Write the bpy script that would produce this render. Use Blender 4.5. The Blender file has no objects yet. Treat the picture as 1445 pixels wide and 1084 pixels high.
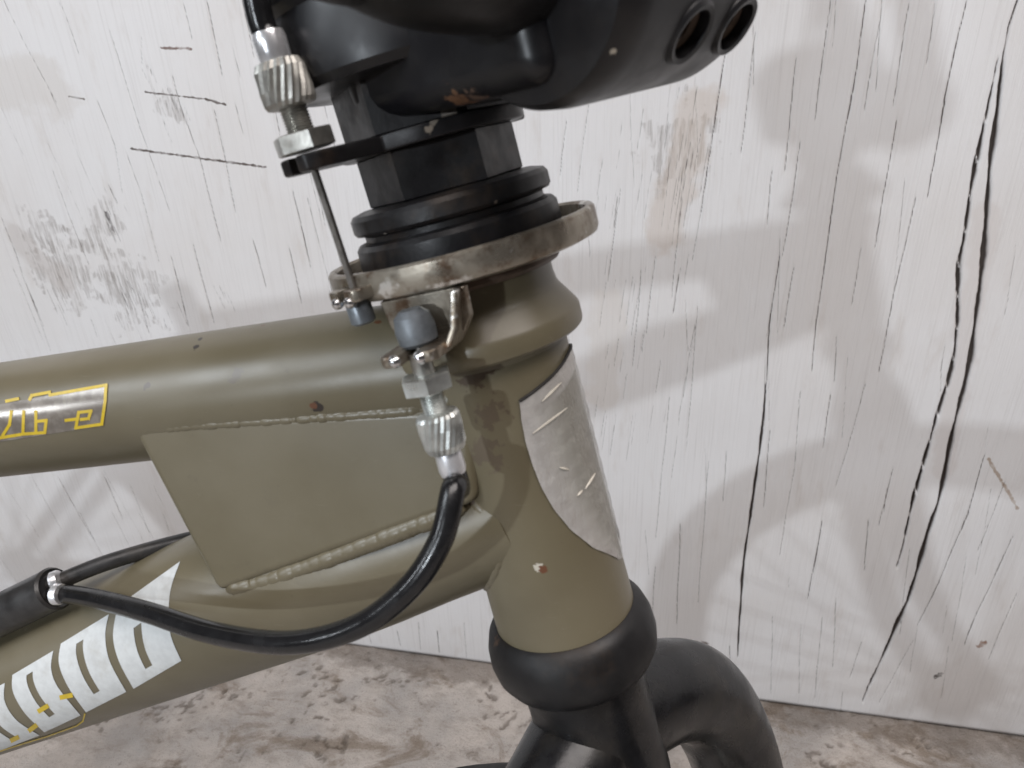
import bpy, bmesh, math, random
import numpy as np
from mathutils import Vector, Matrix

random.seed(7); np.random.seed(7)
R = math.radians
SC = bpy.context.scene
COL = SC.collection

# ------------------------------------------------------------------ camera
# image geometry of the photograph (1445 x 1084), used to set up the camera
F, CX, CY = 1084.0, 722.5, 542.0
H = 700.0                                    # camera height above the floor, mm
def V(*a): return Vector(a)
def ray(px, py): return V((px-CX)/F, -(py-CY)/F, -1.0)
UPc = -ray(800, 2580).normalized()           # world up in camera axes
def _hit(px, py):
    r = ray(px, py); return r*(H/(-r.dot(UPc)))
_a, _b = _hit(490, 910), _hit(1445, 1040)     # foot of the wall
Xc = (_b-_a); Xc = (Xc-UPc*Xc.dot(UPc)).normalized()
Yc = UPc.cross(Xc)
D = _a.dot(Yc)                               # camera to wall, mm
M3 = Matrix((Xc, Yc, UPc))                   # camera axes -> world axes
CAMP = V(0, -D, H)
def W(v): return M3 @ v + CAMP               # camera mm -> world mm
def Wd(v): return (M3 @ v).normalized()
def C(px, py, d): return W(ray(px, py)*d)

cam = bpy.data.cameras.new('camera'); co = bpy.data.objects.new('camera', cam); COL.objects.link(co)
m = M3.to_4x4(); m.translation = CAMP*0.001; co.matrix_world = m
cam.sensor_width = 36; cam.lens = 36*F/1445.0
cam.clip_start = 0.01; cam.clip_end = 50
cam.dof.use_dof = True; cam.dof.focus_distance = 0.30; cam.dof.aperture_fstop = 30
SC.camera = co

# ------------------------------------------------------------------ light
w = bpy.data.worlds.new('World'); SC.world = w; w.use_nodes = True
bg = w.node_tree.nodes['Background']
bg.inputs['Color'].default_value = (1.0, 0.90, 0.86, 1); bg.inputs['Strength'].default_value = 0.035

def area(name, loc, target, size, power, col, sy=None):
    l = bpy.data.lights.new(name, 'AREA'); l.energy = power; l.color = col
    l.size = size
    if sy: l.shape = 'RECTANGLE'; l.size_y = sy
    o = bpy.data.objects.new(name, l); COL.objects.link(o)
    o.location = loc
    o.rotation_euler = (Vector(target)-Vector(loc)).to_track_quat('-Z', 'Y').to_euler()
    return o
area('shop_lamp', (-1.03, -3.12, 1.24), (0.05, -0.3, 0.45), 0.07, 25, (0.86, 0.93, 1.0), 0.07)
area('shop_lamp', (-2.60, -2.45, 1.45), (0.05, -0.3, 0.45), 0.25, 9, (0.88, 0.94, 1.0), 0.25)
area('soft_fill_left', (-1.6, -1.70, 2.0), (0, -0.3, 0.5), 0.9, 24, (0.86, 0.93, 1.0), 0.7)  # unseen soft lamp added as directional fill; no window known there
area('overhead_fill', (0.45, -1.0, 2.5), (0.1, -0.2, 0.0), 2.2, 53, (1.0, 0.93, 0.90), 1.2)  # unseen overhead lamp added to fill the wall with light

SC.view_settings.view_transform = 'Standard'; SC.view_settings.look = 'None'
SC.view_settings.exposure = 0.0; SC.view_settings.gamma = 1.0
SC.view_settings.use_curve_mapping = False
SC.render.engine = 'CYCLES'
SC.render.resolution_x = 1024; SC.render.resolution_y = 768

# ------------------------------------------------------------------ materials
class NT:
    def __init__(s, name):
        s.mat = bpy.data.materials.new(name); s.mat.use_nodes = True
        s.t = s.mat.node_tree; s.n = s.t.nodes; s.b = s.n['Principled BSDF']
        s.tc = s.n.new('ShaderNodeTexCoord').outputs['Object']
    def link(s, a, b): s.t.links.new(a, b)
    def put(s, sock, v):
        if isinstance(v, bpy.types.NodeSocket): s.link(v, sock)
        else: sock.default_value = v
    def noise(s, scale, detail=4, rough=.55, vec=None, stretch=None, dist=0):
        n = s.n.new('ShaderNodeTexNoise'); n.inputs['Scale'].default_value = scale
        n.inputs['Detail'].default_value = detail; n.inputs['Roughness'].default_value = rough
        n.inputs['Distortion'].default_value = dist
        v = vec or s.tc
        if stretch:
            mp = s.n.new('ShaderNodeMapping'); mp.inputs['Scale'].default_value = stretch
            s.link(v, mp.inputs['Vector']); v = mp.outputs[0]
        s.link(v, n.inputs['Vector']); return n.outputs['Fac']
    def ramp(s, fac, a, b, lo=0., hi=1.):
        n = s.n.new('ShaderNodeMapRange'); n.interpolation_type = 'SMOOTHSTEP'
        s.put(n.inputs[0], fac); n.inputs[1].default_value = a; n.inputs[2].default_value = b
        n.inputs[3].default_value = lo; n.inputs[4].default_value = hi
        return n.outputs[0]
    def math(s, op, a, b=0.):
        n = s.n.new('ShaderNodeMath'); n.operation = op
        s.put(n.inputs[0], a); s.put(n.inputs[1], b); return n.outputs[0]
    def mix(s, fac, a, b):
        n = s.n.new('ShaderNodeMix'); n.data_type = 'RGBA'
        s.put(n.inputs[0], fac)
        for k, v in ((6, a), (7, b)):
            if isinstance(v, tuple): v = (*v[:3], 1)
            s.put(n.inputs[k], v)
        return n.outputs[2]
    def bump(s, h, strength, dist):
        n = s.n.new('ShaderNodeBump'); n.inputs['Strength'].default_value = strength
        n.inputs['Distance'].default_value = dist; s.link(h, n.inputs['Height'])
        s.link(n.outputs[0], s.b.inputs['Normal'])
    def attr(s, name):
        n = s.n.new('ShaderNodeAttribute'); n.attribute_name = name; return n.outputs['Fac']
    def spot(s, p, r, warp):
        """mask around an object-space point, edge broken by the noise 'warp'"""
        n = s.n.new('ShaderNodeVectorMath'); n.operation = 'DISTANCE'
        s.link(s.tc, n.inputs[0]); n.inputs[1].default_value = p
        d = s.math('ADD', n.outputs['Value'], s.math('MULTIPLY', s.math('SUBTRACT', warp, .5), r*4.0))
        return s.ramp(d, r*.75, r*1.1, 1, 0)
    def seg(s, p, q, r, warp, amp=.8):
        """mask along an object-space segment"""
        p, q = Vector(p), Vector(q); d = q-p; L2 = d.length_squared
        sub = s.n.new('ShaderNodeVectorMath'); sub.operation = 'SUBTRACT'
        s.link(s.tc, sub.inputs[0]); sub.inputs[1].default_value = p
        dt = s.n.new('ShaderNodeVectorMath'); dt.operation = 'DOT_PRODUCT'
        s.link(sub.outputs[0], dt.inputs[0]); dt.inputs[1].default_value = d/L2
        cl = s.n.new('ShaderNodeClamp'); s.link(dt.outputs['Value'], cl.inputs[0])
        sc = s.n.new('ShaderNodeVectorMath'); sc.operation = 'SCALE'
        sc.inputs[0].default_value = d; s.link(cl.outputs[0], sc.inputs['Scale'])
        ds = s.n.new('ShaderNodeVectorMath'); ds.operation = 'DISTANCE'
        s.link(sub.outputs[0], ds.inputs[0]); s.link(sc.outputs[0], ds.inputs[1])
        dd = s.math('ADD', ds.outputs['Value'], s.math('MULTIPLY', s.math('SUBTRACT', warp, .5), r*2*amp))
        return s.ramp(dd, r*.5, r, 1, 0)
    def fin(s, col=None, rough=None, metal=None, spec=None):
        if col is not None: s.put(s.b.inputs['Base Color'], (*col, 1) if isinstance(col, tuple) else col)
        if rough is not None: s.put(s.b.inputs['Roughness'], rough)
        if metal is not None: s.put(s.b.inputs['Metallic'], metal)
        if spec is not None: s.b.inputs['Specular IOR Level'].default_value = spec
        return s.mat

def simple(name, col, rough, metal=0., var=.25, scale=220., spec=.5, dust=None, bump=.15):
    t = NT(name)
    n1 = t.noise(scale, 5, .6)
    c = t.mix(t.ramp(n1, .3, .7), tuple(x*(1-var) for x in col), tuple(min(1, x*(1+var)) for x in col))
    if dust:
        c = t.mix(t.ramp(t.noise(scale*.35, 5, .65), .48, .72, 0, dust[1]), c, dust[0])
    rr = t.ramp(t.noise(scale*.6, 4), .3, .7, max(0.03, rough-.1), min(1, rough+.12))
    if bump: t.bump(t.noise(scale*6, 3), bump, .0002)
    return t.fin(c, rr, metal, spec)

BASE = None   # object-space origin of the bicycle (set below); spots are in that space

# ------------------------------------------------------------------ mesh helpers
def mesh_obj(name, verts, faces, mat, parent=None, smooth=30, org=None):
    """verts in world mm"""
    o3 = org if org is not None else (Vector(parent['_org']) if parent is not None and '_org' in parent else Vector((0, 0, 0)))
    me = bpy.data.meshes.new(name)
    me.from_pydata([tuple((Vector(v)*0.001-o3)) for v in verts], [], faces)
    me.update()
    bm = bmesh.new(); bm.from_mesh(me); bmesh.ops.recalc_face_normals(bm, faces=bm.faces); bm.to_mesh(me); bm.free()
    return link(name, me, mat, parent, smooth)
def link(name, me, mat, parent=None, smooth=30):
    me.materials.append(mat)
    if smooth is not None:
        me.polygons.foreach_set('use_smooth', [True]*len(me.polygons))
        me.set_sharp_from_angle(angle=R(smooth))
    o = bpy.data.objects.new(name, me); COL.objects.link(o)
    if parent is not None: o.parent = parent
    return o
def frame(d):
    d = d.normalized(); a = Vector((0, 0, 1)) if abs(d.z) < .9 else Vector((1, 0, 0))
    x = a.cross(d).normalized(); return x, d.cross(x)
def lathe(o, d, prof, n=64, close=True, twist=0., ridge=0., x=None, arc=None):
    """prof: (radius, position along d) pairs"""
    d = d.normalized()
    if x is None: x, y = frame(d)
    else: x = (x-d*x.dot(d)).normalized(); y = d.cross(x)
    vs, fs = [], []
    for k, (r, s) in enumerate(prof):
        for i in range(n):
            a = 2*math.pi*i/n + twist*s
            rr = r*(1+ridge*(i % 2)) if ridge else r
            vs.append(o+d*s+(x*math.cos(a)+y*math.sin(a))*rr)
    for k in range(len(prof)-1):
        for i in range(n):
            j = (i+1) % n
            fs.append((k*n+i, k*n+j, (k+1)*n+j, (k+1)*n+i))
    if close:
        fs.append(tuple(range(n))); b = (len(prof)-1)*n; fs.append(tuple(b+i for i in range(n)))
    else:
        b = (len(prof)-1)*n
        for i in range(n):
            j = (i+1) % n
            fs.append((b+i, b+j, j, i))
    return vs, fs
def tube(pts, r, n=20, cap=True, lump=None):
    """swept circle; r a number or a list"""
    pts = [Vector(p) for p in pts]; N = len(pts)
    rs = r if isinstance(r, (list, tuple)) else [r]*N
    tg = [(pts[min(i+1, N-1)]-pts[max(i-1, 0)]).normalized() for i in range(N)]
    x, y = frame(tg[0]); vs, fs = [], []
    for i in range(N):
        x = (x-tg[i]*x.dot(tg[i])).normalized(); y = tg[i].cross(x)
        for k in range(n):
            a = 2*math.pi*k/n
            vs.append(pts[i]+(x*math.cos(a)+y*math.sin(a))*rs[i])
    for i in range(N-1):
        for k in range(n):
            j = (k+1) % n; fs.append((i*n+k, i*n+j, (i+1)*n+j, (i+1)*n+k))
    if cap:
        fs.append(tuple(range(n))); fs.append(tuple((N-1)*n+k for k in range(n)))
    return vs, fs
def spline(ctrl, per=10):
    c = [Vector(p) for p in ctrl]; c = [c[0]*2-c[1]]+c+[c[-1]*2-c[-2]]; out = []
    for i in range(1, len(c)-2):
        for k in range(per):
            t = k/per; p0, p1, p2, p3 = c[i-1:i+3]
            out.append(.5*((2*p1)+(p2-p0)*t+(2*p0-5*p1+4*p2-p3)*t*t+(3*p1-p0-3*p2+p3)*t**3))
    out.append(c[-2]); return out
def prism(poly, d, h):
    """closed outline (world mm points) extruded by d*h"""
    n = len(poly); vs = [Vector(p) for p in poly]+[Vector(p)+d*h for p in poly]
    fs = [tuple(range(n)), tuple(range(n, 2*n))]+[(i, (i+1) % n, n+(i+1) % n, n+i) for i in range(n)]
    return vs, fs
def bevelled(name, vs, fs, mat, parent, width, seg=2, smooth=35, ang=20):
    """prism or box with its sharp edges rounded"""
    o3 = Vector(parent['_org']) if parent is not None and '_org' in parent else Vector((0, 0, 0))
    bm = bmesh.new(); bv = [bm.verts.new(Vector(v)*.001-o3) for v in vs]
    for f in fs: bm.faces.new([bv[i] for i in f])
    bmesh.ops.recalc_face_normals(bm, faces=bm.faces)
    es = [e for e in bm.edges if len(e.link_faces) == 2 and e.calc_face_angle(0) > R(ang)]
    bmesh.ops.bevel(bm, geom=es, offset=width*.001, segments=seg, profile=.5, affect='EDGES', clamp_overlap=True)
    me = bpy.data.meshes.new(name); bm.to_mesh(me); bm.free()
    o = link(name, me, mat, parent, smooth)
    o.modifiers.new('weighted_normal', 'WEIGHTED_NORMAL').keep_sharp = True   # flat faces stay flat
    return o
def join(parts):
    vs, fs = [], []
    for v, f in parts:
        k = len(vs); vs += list(v); fs += [tuple(i+k for i in q) for q in f]
    return vs, fs

def tag(o, label, cat, group=None):
    o['label'] = label; o['category'] = cat
    if group: o['group'] = group

# ------------------------------------------------------------------ the wall (weathered plywood)
def wall_xz(px, py):
    r = M3 @ ray(px, py); k = D/r.y; p = CAMP+r*k; return p.x, p.z
# long cracks as they run on the sheet: points (photo position projected onto the sheet), half width mm, depth
CR = []
def cr(*pts, w=.65, dp=1.0, hatch=False): CR.append(([wall_xz(*p) for p in pts], w, dp, hatch))
for p in [((4,0),(35,62),(80,148)), ((82,2),(91,18),(111,75)), ((257,0),(271,58)), ((342,0),(358,84)),
          ((199,51),(200,93)), ((328,66),(339,111)), ((243,106),(252,142),(283,230),(312,343)), ((330,142),(343,190)),
          ((301,153),(319,230),(332,301)), ((137,142),(162,208),(173,275)), ((153,40),(177,115),(199,186),(221,248),(239,297)),
          ((73,239),(95,301),(126,376)), ((177,213),(199,275),(224,368)), ((64,337),(80,368)),
          ((447,257),(458,319)), ((470,319),(480,368)), ((128,452),(137,478)), ((230,447),(235,465)),
          ((36,400),(71,496)), ((46,676),(88,749)), ((184,686),(213,760)), ((0,787),(27,827)), ((158,724),(186,777)),
          ((35,724),(56,760)), ((196,724),(216,760)), ((229,724),(239,752)), ((18,380),(60,480)),
          ((1067,40),(1045,220)), ((1124,82),(1107,240)), ((1172,0),(1150,170)), ((1244,15),(1220,155)), ((1284,0),(1260,150)),
          ((1320,0),(1307,90)), ((1265,170),(1235,350)), ((1130,200),(1105,360)), ((1090,240),(1082,320)),
          ((1292,280),(1260,425),(1240,525)), ((1215,350),(1202,430)), ((1120,380),(1107,460)), ((1180,475),(1178,540)),
          ((1130,552),(1120,667),(1100,782)), ((1087,607),(1077,717)), ((1025,637),(1020,707)), ((1172,557),(1162,632)),
          ((1222,542),(1180,687)), ((1260,662),(1240,742)), ((1225,732),(1220,807)), ((1180,842),(1175,942)), ((1215,907),(1200,957)),
          ((1290,902),(1240,992)), ((1420,677),(1380,777)), ((1435,837),(1395,930)), ((960,300),(948,420)),
          ((905,380),(893,520)), ((925,360),(912,470)), ((870,300),(858,400)), ((800,170),(790,250)), ((830,150),(815,270)),
          ((700,905),(700,935)), ((560,890),(565,912)), ((520,895),(524,908)), ((590,880),(594,918)), ((655,880),(658,930)),
          ((945,560),(925,760)), ((985,430),(970,620)), ((1000,650),(985,850)), ((925,800),(918,900)), ((960,740),(955,880)),
          ((1130,880),(1127,980)), ((1160,870),(1150,985)), ((1090,870),(1088,980)), ((1030,912),(1030,958))]:
    cr(*p, w=random.uniform(.32, .5), dp=random.uniform(.4, .75))
for p in [((291,0),(303,58),(313,104)), ((0,306),(22,359),(35,399),(60,460)), ((241,363),(255,416),(266,461)), ((272,345),(288,403),(301,454)),
          ((357,341),(376,407)), ((407,348),(426,430)), ((412,270),(425,319),(438,376)), ((368,58),(396,195)), ((195,416),(210,470)),
          ((81,672),(130,760)), ((145,669),(163,709),(173,732)), ((113,724),(146,787)), ((1025,70),(1005,190),(990,300)),
          ((1222,0),(1210,95),(1192,185),(1180,260),(1165,360),(1152,460),(1145,525)), ((1365,0),(1335,130),(1310,277)),
          ((1100,360),(1087,450),(1081,542)), ((1160,737),(1140,847)), ((1390,642),(1365,727),(1325,822),(1295,882)),
          ((1430,757),(1380,862),(1360,912)), ((617,890),(620,922))]:
    cr(*p, w=random.uniform(.55, .7), dp=.9)
cr((1081,542),(1072,642),(1060,717),(1047,817),(1041,927), w=1.5, dp=2.2)
cr((1437,0),(1424,40),(1414,95),(1407,160),(1399,225),(1394,290),(1388,360),(1381,430),(1371,500),(1361,545),(1345,612),(1325,707),(1312,747),(1280,852),(1250,917),(1225,972),(1217,992), w=2.3, dp=3.2)
cr((1407,85),(1397,140),(1385,200),(1370,270),(1360,340),(1354,370),(1352,450),(1346,505),(1338,542),(1320,597),(1305,647),(1290,702),(1275,767),(1265,802), w=1.9, dp=3.0, hatch=True)
# dense short checks in the raised grain beside the head tube, and scattered ones along the grain elsewhere
def slope_at(x):                              # lean of the grain, dx per dz
    return -0.10 - 0.16*max(0., (-x-250)/500)
for k in range(80):
    px, py = random.uniform(835, 985), random.uniform(150, 620)
    if random.random() < .35: px, py = random.gauss(960, 22), random.gauss(215, 50)
    L = random.uniform(12, 75); cr((px, py), (px-L*.16, py+L), w=random.uniform(.28, .42), dp=random.uniform(.15, .45))
for k in range(120):
    x = random.uniform(-900, 520); z = random.uniform(20, 800); L = random.uniform(15, 110)
    s = slope_at(x)+random.gauss(0, .015)
    CR.append(([(x, z), (x+s*-L*.5+random.gauss(0, .6), z-L*.5), (x+s*-L, z-L)], random.uniform(.28, .42), random.uniform(.15, .5), False))
for (px, py, sx, sy, cnt) in ((150,310,9,22,16), (85,380,14,26,22), (175,400,14,22,26), (240,150,10,14,14), (205,95,5,18,6), (205,430,25,14,10), (310,405,8,10,5)):
    for k in range(cnt):                      # torn grain and lifted paint
        a, b = random.gauss(px, sx), random.gauss(py, sy); L = random.uniform(8, 34)
        cr((a, b), (a+L*.45, b+L), w=random.uniform(.3, .55), dp=random.uniform(.2, .5))

def spaced(lo, a, b, hi, fine, coarse):
    v = list(np.arange(a, b, fine)); x, st = a, fine
    left = []
    while x > lo: st = min(coarse, st*1.35); x -= st; left.append(x)
    x, st, right = v[-1], fine, []
    while x < hi: st = min(coarse, st*1.35); x += st; right.append(x)
    return np.array(left[::-1]+v+right)
def build_wall():
    us = spaced(-1500, -880, 470, 1300, .58, 60); zs = spaced(1, 2, 712, 1500, 3.0, 60)
    zs = zs[zs >= 2]
    nu, nz = len(us), len(zs)
    sl = np.where(us < -250, -0.10-0.16*np.minimum(1.2, (-us-250)/500), -0.10)
    U = us[None, :]+0*zs[:, None]; Z = zs[:, None]+0*us[None, :]
    X = U+sl[None, :]*np.clip(330-Z, -700, 400)*-1*np.clip((1450-np.abs(U))/600, 0, 1)   # columns follow the grain
    rng = np.random.RandomState(3)
    # slow waves and raised grain ridges
    dep = 0.5*np.sin(U/170+Z/400)+.35*np.sin(U/61+1.3+Z/700)
    ridge = np.convolve(rng.randn(nu), np.ones(3)/3, 'same')
    amp = .10+.14*np.exp(-((U+(-60))/120)**2)
    dep = dep-(ridge[None, :]*amp)*(.6+.4*np.sin(Z/37+U/9))
    ck = np.zeros((nz, nu)); y = -dep*.5
    jit = np.cumsum(rng.randn(nz)*.12)
    for pts, w, dp, hatch in CR:
        p = sorted(pts, key=lambda q: q[1]); pz = [q[1] for q in p]; pxx = [q[0] for q in p]
        r0, r1 = np.searchsorted(zs, pz[0]), np.searchsorted(zs, pz[-1])
        if r1-r0 < 2: continue
        ph = rng.rand()*6
        for r in range(r0, r1):
            z = zs[r]; t = (z-pz[0])/(pz[-1]-pz[0]+1e-6)
            wd = w*min(1, 5*t+.25, 5*(1-t)+.25)*(.8+.35*math.sin(z*.11+ph)*math.sin(z*.043+2*ph))
            if w > 3 and t < .3: wd = w*max(.22, t/.3)
            x0 = np.interp(z, pz, pxx)+.3*math.sin(z*.06+ph)+.10*rng.randn()
            c0 = np.searchsorted(X[r], x0)
            lo, hi = max(0, c0-12), min(nu, c0+13)
            q = np.abs(X[r, lo:hi]-x0)
            k = np.clip(1.15-q/max(.42, wd), 0, 1)
            if w > 1.2: k = np.clip(1.25*k, 0, 1)
            if hatch:
                h = (z+(X[r, lo:hi]-x0)*2.4) % 26
                k = np.where(h < 3.6, k*.3, k)
            ck[r, lo:hi] = np.maximum(ck[r, lo:hi], k*min(1., .35+dp*.6))
            y[r, lo:hi] = np.maximum(y[r, lo:hi], -dep[r, lo:hi]*.5+k*dp*1.6)
            if w <= 1.2 and rng.rand() < .8:      # one lip of the check stands proud
                c = min(nu-1, max(0, c0-2)); y[r, c] -= .07
    co = np.stack([X, y, Z], -1).reshape(-1, 3)*.001
    idx = np.arange(nu*nz).reshape(nz, nu)
    q = np.stack([idx[:-1, :-1], idx[:-1, 1:], idx[1:, 1:], idx[1:, :-1]], -1).reshape(-1, 4)
    # board edges and back, 18 mm thick
    b = len(co)
    bd = np.concatenate([idx[0, :], idx[1:, -1], idx[-1, -2::-1], idx[-2:0:-1, 0]])
    back = co[bd].copy(); back[:, 1] = .018
    co = np.concatenate([co, back]); nb = len(bd)
    kk = np.arange(nb); sk = np.stack([bd, b+kk, b+(kk+1) % nb, bd[(kk+1) % nb]], -1)
    q = np.concatenate([q, sk])
    me = bpy.data.meshes.new('plywood_wall')
    me.vertices.add(len(co)); me.vertices.foreach_set('co', co.ravel())
    me.loops.add(q.size); me.loops.foreach_set('vertex_index', q.ravel().astype(np.int32))
    me.polygons.add(len(q)); me.polygons.foreach_set('loop_start', np.arange(0, q.size, 4, dtype=np.int32))
    me.polygons.foreach_set('loop_total', np.full(len(q), 4, dtype=np.int32))
    me.update(calc_edges=True); me.validate()
    at = me.attributes.new('crack', 'FLOAT', 'POINT')
    at.data.foreach_set('value', np.concatenate([ck.ravel(), np.ones(nb)]).astype(np.float32))
    me.polygons.foreach_set('use_smooth', [True]*len(me.polygons))
    return me

t = NT('white_painted_plywood')
gr = t.noise(1, 6, .7, stretch=(560, 60, 7)); big = t.noise(5, 4, .55); mid = t.noise(28, 5, .6, stretch=(1.6, 1, .45))
fine = t.noise(900, 2)
c = t.mix(t.ramp(big, .35, .7), (.74, .735, .74), (.69, .67, .66))
c = t.mix(t.ramp(gr, .48, .80, 0, .46), c, (.46, .44, .43))
c = t.mix(t.ramp(mid, .56, .74, 0, .28), c, (.48, .42, .37))
wv = t.noise(260, 3)
def W3(px, py): x, z = wall_xz(px, py); return (x*.001, 0, z*.001)
# thin worn patches where the bare grain shows
bare = t.ramp(t.noise(1, 4, .7, stretch=(300, 40, 26)), .40, .62)
for px, py, r in ((95,385,.034), (175,405,.036), (150,312,.016), (962,205,.026), (240,148,.012), (130,345,.02), (60,330,.022)):
    sp = t.spot(W3(px, py), r, t.noise(60, 3))
    c = t.mix(t.math('MULTIPLY', t.math('MULTIPLY', sp, bare), .60), c, (.34, .315, .30))
for a, b, r, col in (((185,210),(375,236),.0012,(.05,.03,.02)), ((205,130),(290,140),.0009,(.07,.05,.04)), ((290,140),(318,148),.0012,(.06,.04,.03)),
                     ((228,68),(270,69),.0013,(.16,.10,.08)), ((97,136),(118,140),.001,(.10,.08,.07)), ((150,300),(160,325),.0024,(.10,.09,.09)),
                     ((1395,648),(1436,718),.0016,(.40,.32,.26)), ((1383,911),(1388,907),.0034,(.24,.12,.07)), ((1321,955),(1326,952),.0032,(.04,.033,.028)),
                     ((992,906),(996,908),.0028,(.12,.09,.08))):
    c = t.mix(t.math('MULTIPLY', t.seg(W3(*a), W3(*b), r, wv, 1.5), t.ramp(t.noise(90, 3), .30, .55, .35, .9)), c, col)
for a, b, r, col, f_ in (((985,150),(940,330),.020,(.52,.42,.34),.40), ((0,110),(70,130),.030,(.52,.47,.42),.30), ((20,330),(90,400),.016,(.42,.37,.34),.35), ((860,430),(850,560),.018,(.60,.54,.48),.3), ((1395,300),(1330,660),.012,(.55,.49,.46),.3)):  # brown tones: bike shadows painted into the wall colour, mixed with stain
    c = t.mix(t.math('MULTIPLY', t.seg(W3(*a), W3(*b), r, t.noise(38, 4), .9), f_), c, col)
ck = t.attr('crack')
c = t.mix(t.ramp(ck, .12, .75), c, (.075, .062, .055))
t.bump(t.math('ADD', t.math('MULTIPLY', gr, 1.0), t.math('MULTIPLY', fine, .12)), .6, .0008)
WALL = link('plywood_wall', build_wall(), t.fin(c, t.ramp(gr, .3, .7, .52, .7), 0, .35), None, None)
tag(WALL, 'weathered white-painted plywood wall with long vertical cracks and scratches', 'wall')

# ------------------------------------------------------------------ the floor (pitted concrete)
def build_floor():
    xs = spaced(-2600, -680, 520, 2600, 3.2, 120); ys = spaced(-3600, -330, 30, 60, 2.6, 120)
    Xg, Yg = np.meshgrid(xs, ys); rng = np.random.RandomState(5)
    z = .8*np.sin(Xg/83+1)*np.sin(Yg/57)+.5*np.sin(Xg/31+Yg/44)
    pit = np.zeros_like(z)
    fine = (Xg > -700) & (Xg < 540) & (Yg > -340)
    def blob(cx, cy, rx, ry, dp, rot):
        i0, i1 = np.searchsorted(ys, cy-18), np.searchsorted(ys, cy+18)
        j0, j1 = np.searchsorted(xs, cx-22), np.searchsorted(xs, cx+22)
        if i1 <= i0 or j1 <= j0: return
        dx, dy = Xg[i0:i1, j0:j1]-cx, Yg[i0:i1, j0:j1]-cy
        c, s = math.cos(rot), math.sin(rot)
        q = ((dx*c+dy*s)/rx)**2+((-dx*s+dy*c)/ry)**2
        k = np.clip(1.3-q+.5*rng.randn(*q.shape)*(q < 2), 0, 1)
        pit[i0:i1, j0:j1] = np.maximum(pit[i0:i1, j0:j1], k*min(1, .4+dp*.25))
        z[i0:i1, j0:j1] -= k*dp
    for k in range(330):
        blob(rng.uniform(-680, 520), -330*rng.rand()**1.3, rng.uniform(1.5, 4.5), rng.uniform(1.5, 3.5), rng.uniform(.5, 1.8), rng.rand()*3)
    for k in range(46):                          # spalled clusters and short ragged cracks
        cx, cy = rng.uniform(-650, 500), rng.uniform(-260, -8); a = rng.rand()*3
        for j in range(rng.randint(5, 15)):
            blob(cx+rng.randn()*14, cy+rng.randn()*8, rng.uniform(2, 7), rng.uniform(1.5, 4), rng.uniform(1, 3), a)
    for k in range(150):                         # crumbs along the foot of the wall
        cx, cy = rng.uniform(-650, 500), rng.uniform(-14, 2)
        blob(cx, cy, rng.uniform(2, 5), rng.uniform(2, 4), -rng.uniform(.8, 2.6), 0)
    z += .25*rng.randn(*z.shape)*fine
    nz, nu = z.shape
    co = np.stack([Xg, Yg, z-1.0], -1).reshape(-1, 3)*.001
    idx = np.arange(nu*nz).reshape(nz, nu)
    q = np.stack([idx[:-1, :-1], idx[:-1, 1:], idx[1:, 1:], idx[1:, :-1]], -1).reshape(-1, 4)
    me = bpy.data.meshes.new('concrete_floor')
    me.from_pydata(co.tolist(), [], q.tolist()); me.update()
    at = me.attributes.new('pit', 'FLOAT', 'POINT'); at.data.foreach_set('value', pit.ravel().astype(np.float32))
    me.polygons.foreach_set('use_smooth', [True]*len(me.polygons))
    return me
t = NT('rough_concrete')
n1, n2, n3, n4 = t.noise(9, 5, .6), t.noise(55, 7, .7, stretch=(.6, 1, 1)), t.noise(520, 4, .6), t.noise(15, 7, .72, stretch=(.7, 1.2, 1), dist=.9)
c = t.mix(t.ramp(n1, .35, .68), (.53, .48, .44), (.36, .34, .325))
c = t.mix(t.ramp(n2, .45, .72, 0, .6), c, (.25, .215, .185))
c = t.mix(t.ramp(n4, .52, .66, 0, .75), c, (.20, .155, .115))
c = t.mix(t.ramp(t.noise(21, 8, .8, dist=.5), .58, .70, 0, .7), c, (.14, .11, .085))
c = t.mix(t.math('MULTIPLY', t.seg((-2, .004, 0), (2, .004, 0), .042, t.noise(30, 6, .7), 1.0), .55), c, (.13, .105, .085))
c = t.mix(t.ramp(n3, .56, .74, 0, .5), c, (.19, .155, .13))
c = t.mix(t.ramp(n3, .40, .28, 0, .35), c, (.52, .48, .44))
c = t.mix(t.ramp(t.attr('pit'), .15, .9, 0, .6), c, (.10, .08, .062))
t.bump(t.math('ADD', n2, t.math('MULTIPLY', n3, .7)), 1.0, .003)
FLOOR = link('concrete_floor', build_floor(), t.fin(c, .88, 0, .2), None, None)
FLOOR['kind'] = 'structure'

# ------------------------------------------------------------------ the bicycle: layout
A = C(652, 342, 175); Bp = C(805, 890, 205)
dn = (Bp-A).normalized(); u = -dn                      # steering axis, u points up
_T0, _T1 = C(680, 505, 183), C(0, 593, 215)
tt = (_T1-_T0).normalized()                            # towards the rear along the top tube
fw = (-tt-u*(-tt).dot(u)).normalized()
nn = u.cross(fw); nn = -nn if nn.y > 0 else nn         # near side of the bicycle (away from the wall)
th = R(33)
ls = nn*math.cos(th)-fw*math.sin(th)                   # turned steering: near fork leg
fs = fw*math.cos(th)+nn*math.sin(th)                   # and straight ahead
ln = nn*math.cos(R(9))-fw*math.sin(R(9))
def AX(s, r=0., d=None): return A+u*s+(d*r if d is not None else V(0, 0, 0))
def on_plane(px, py, off):
    v = M3 @ ray(px, py); k = (off-(CAMP-A).dot(nn))/v.dot(nn); return CAMP+v*k
DT0 = on_plane(265, 868, 0); DTR = 21.7
dtd = (on_plane(100, 928, 0)-DT0).normalized()         # down tube direction
TT0 = on_plane(680, 505, 0); TTR = 15.9
RT = 252.0                                             # tyre radius
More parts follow.
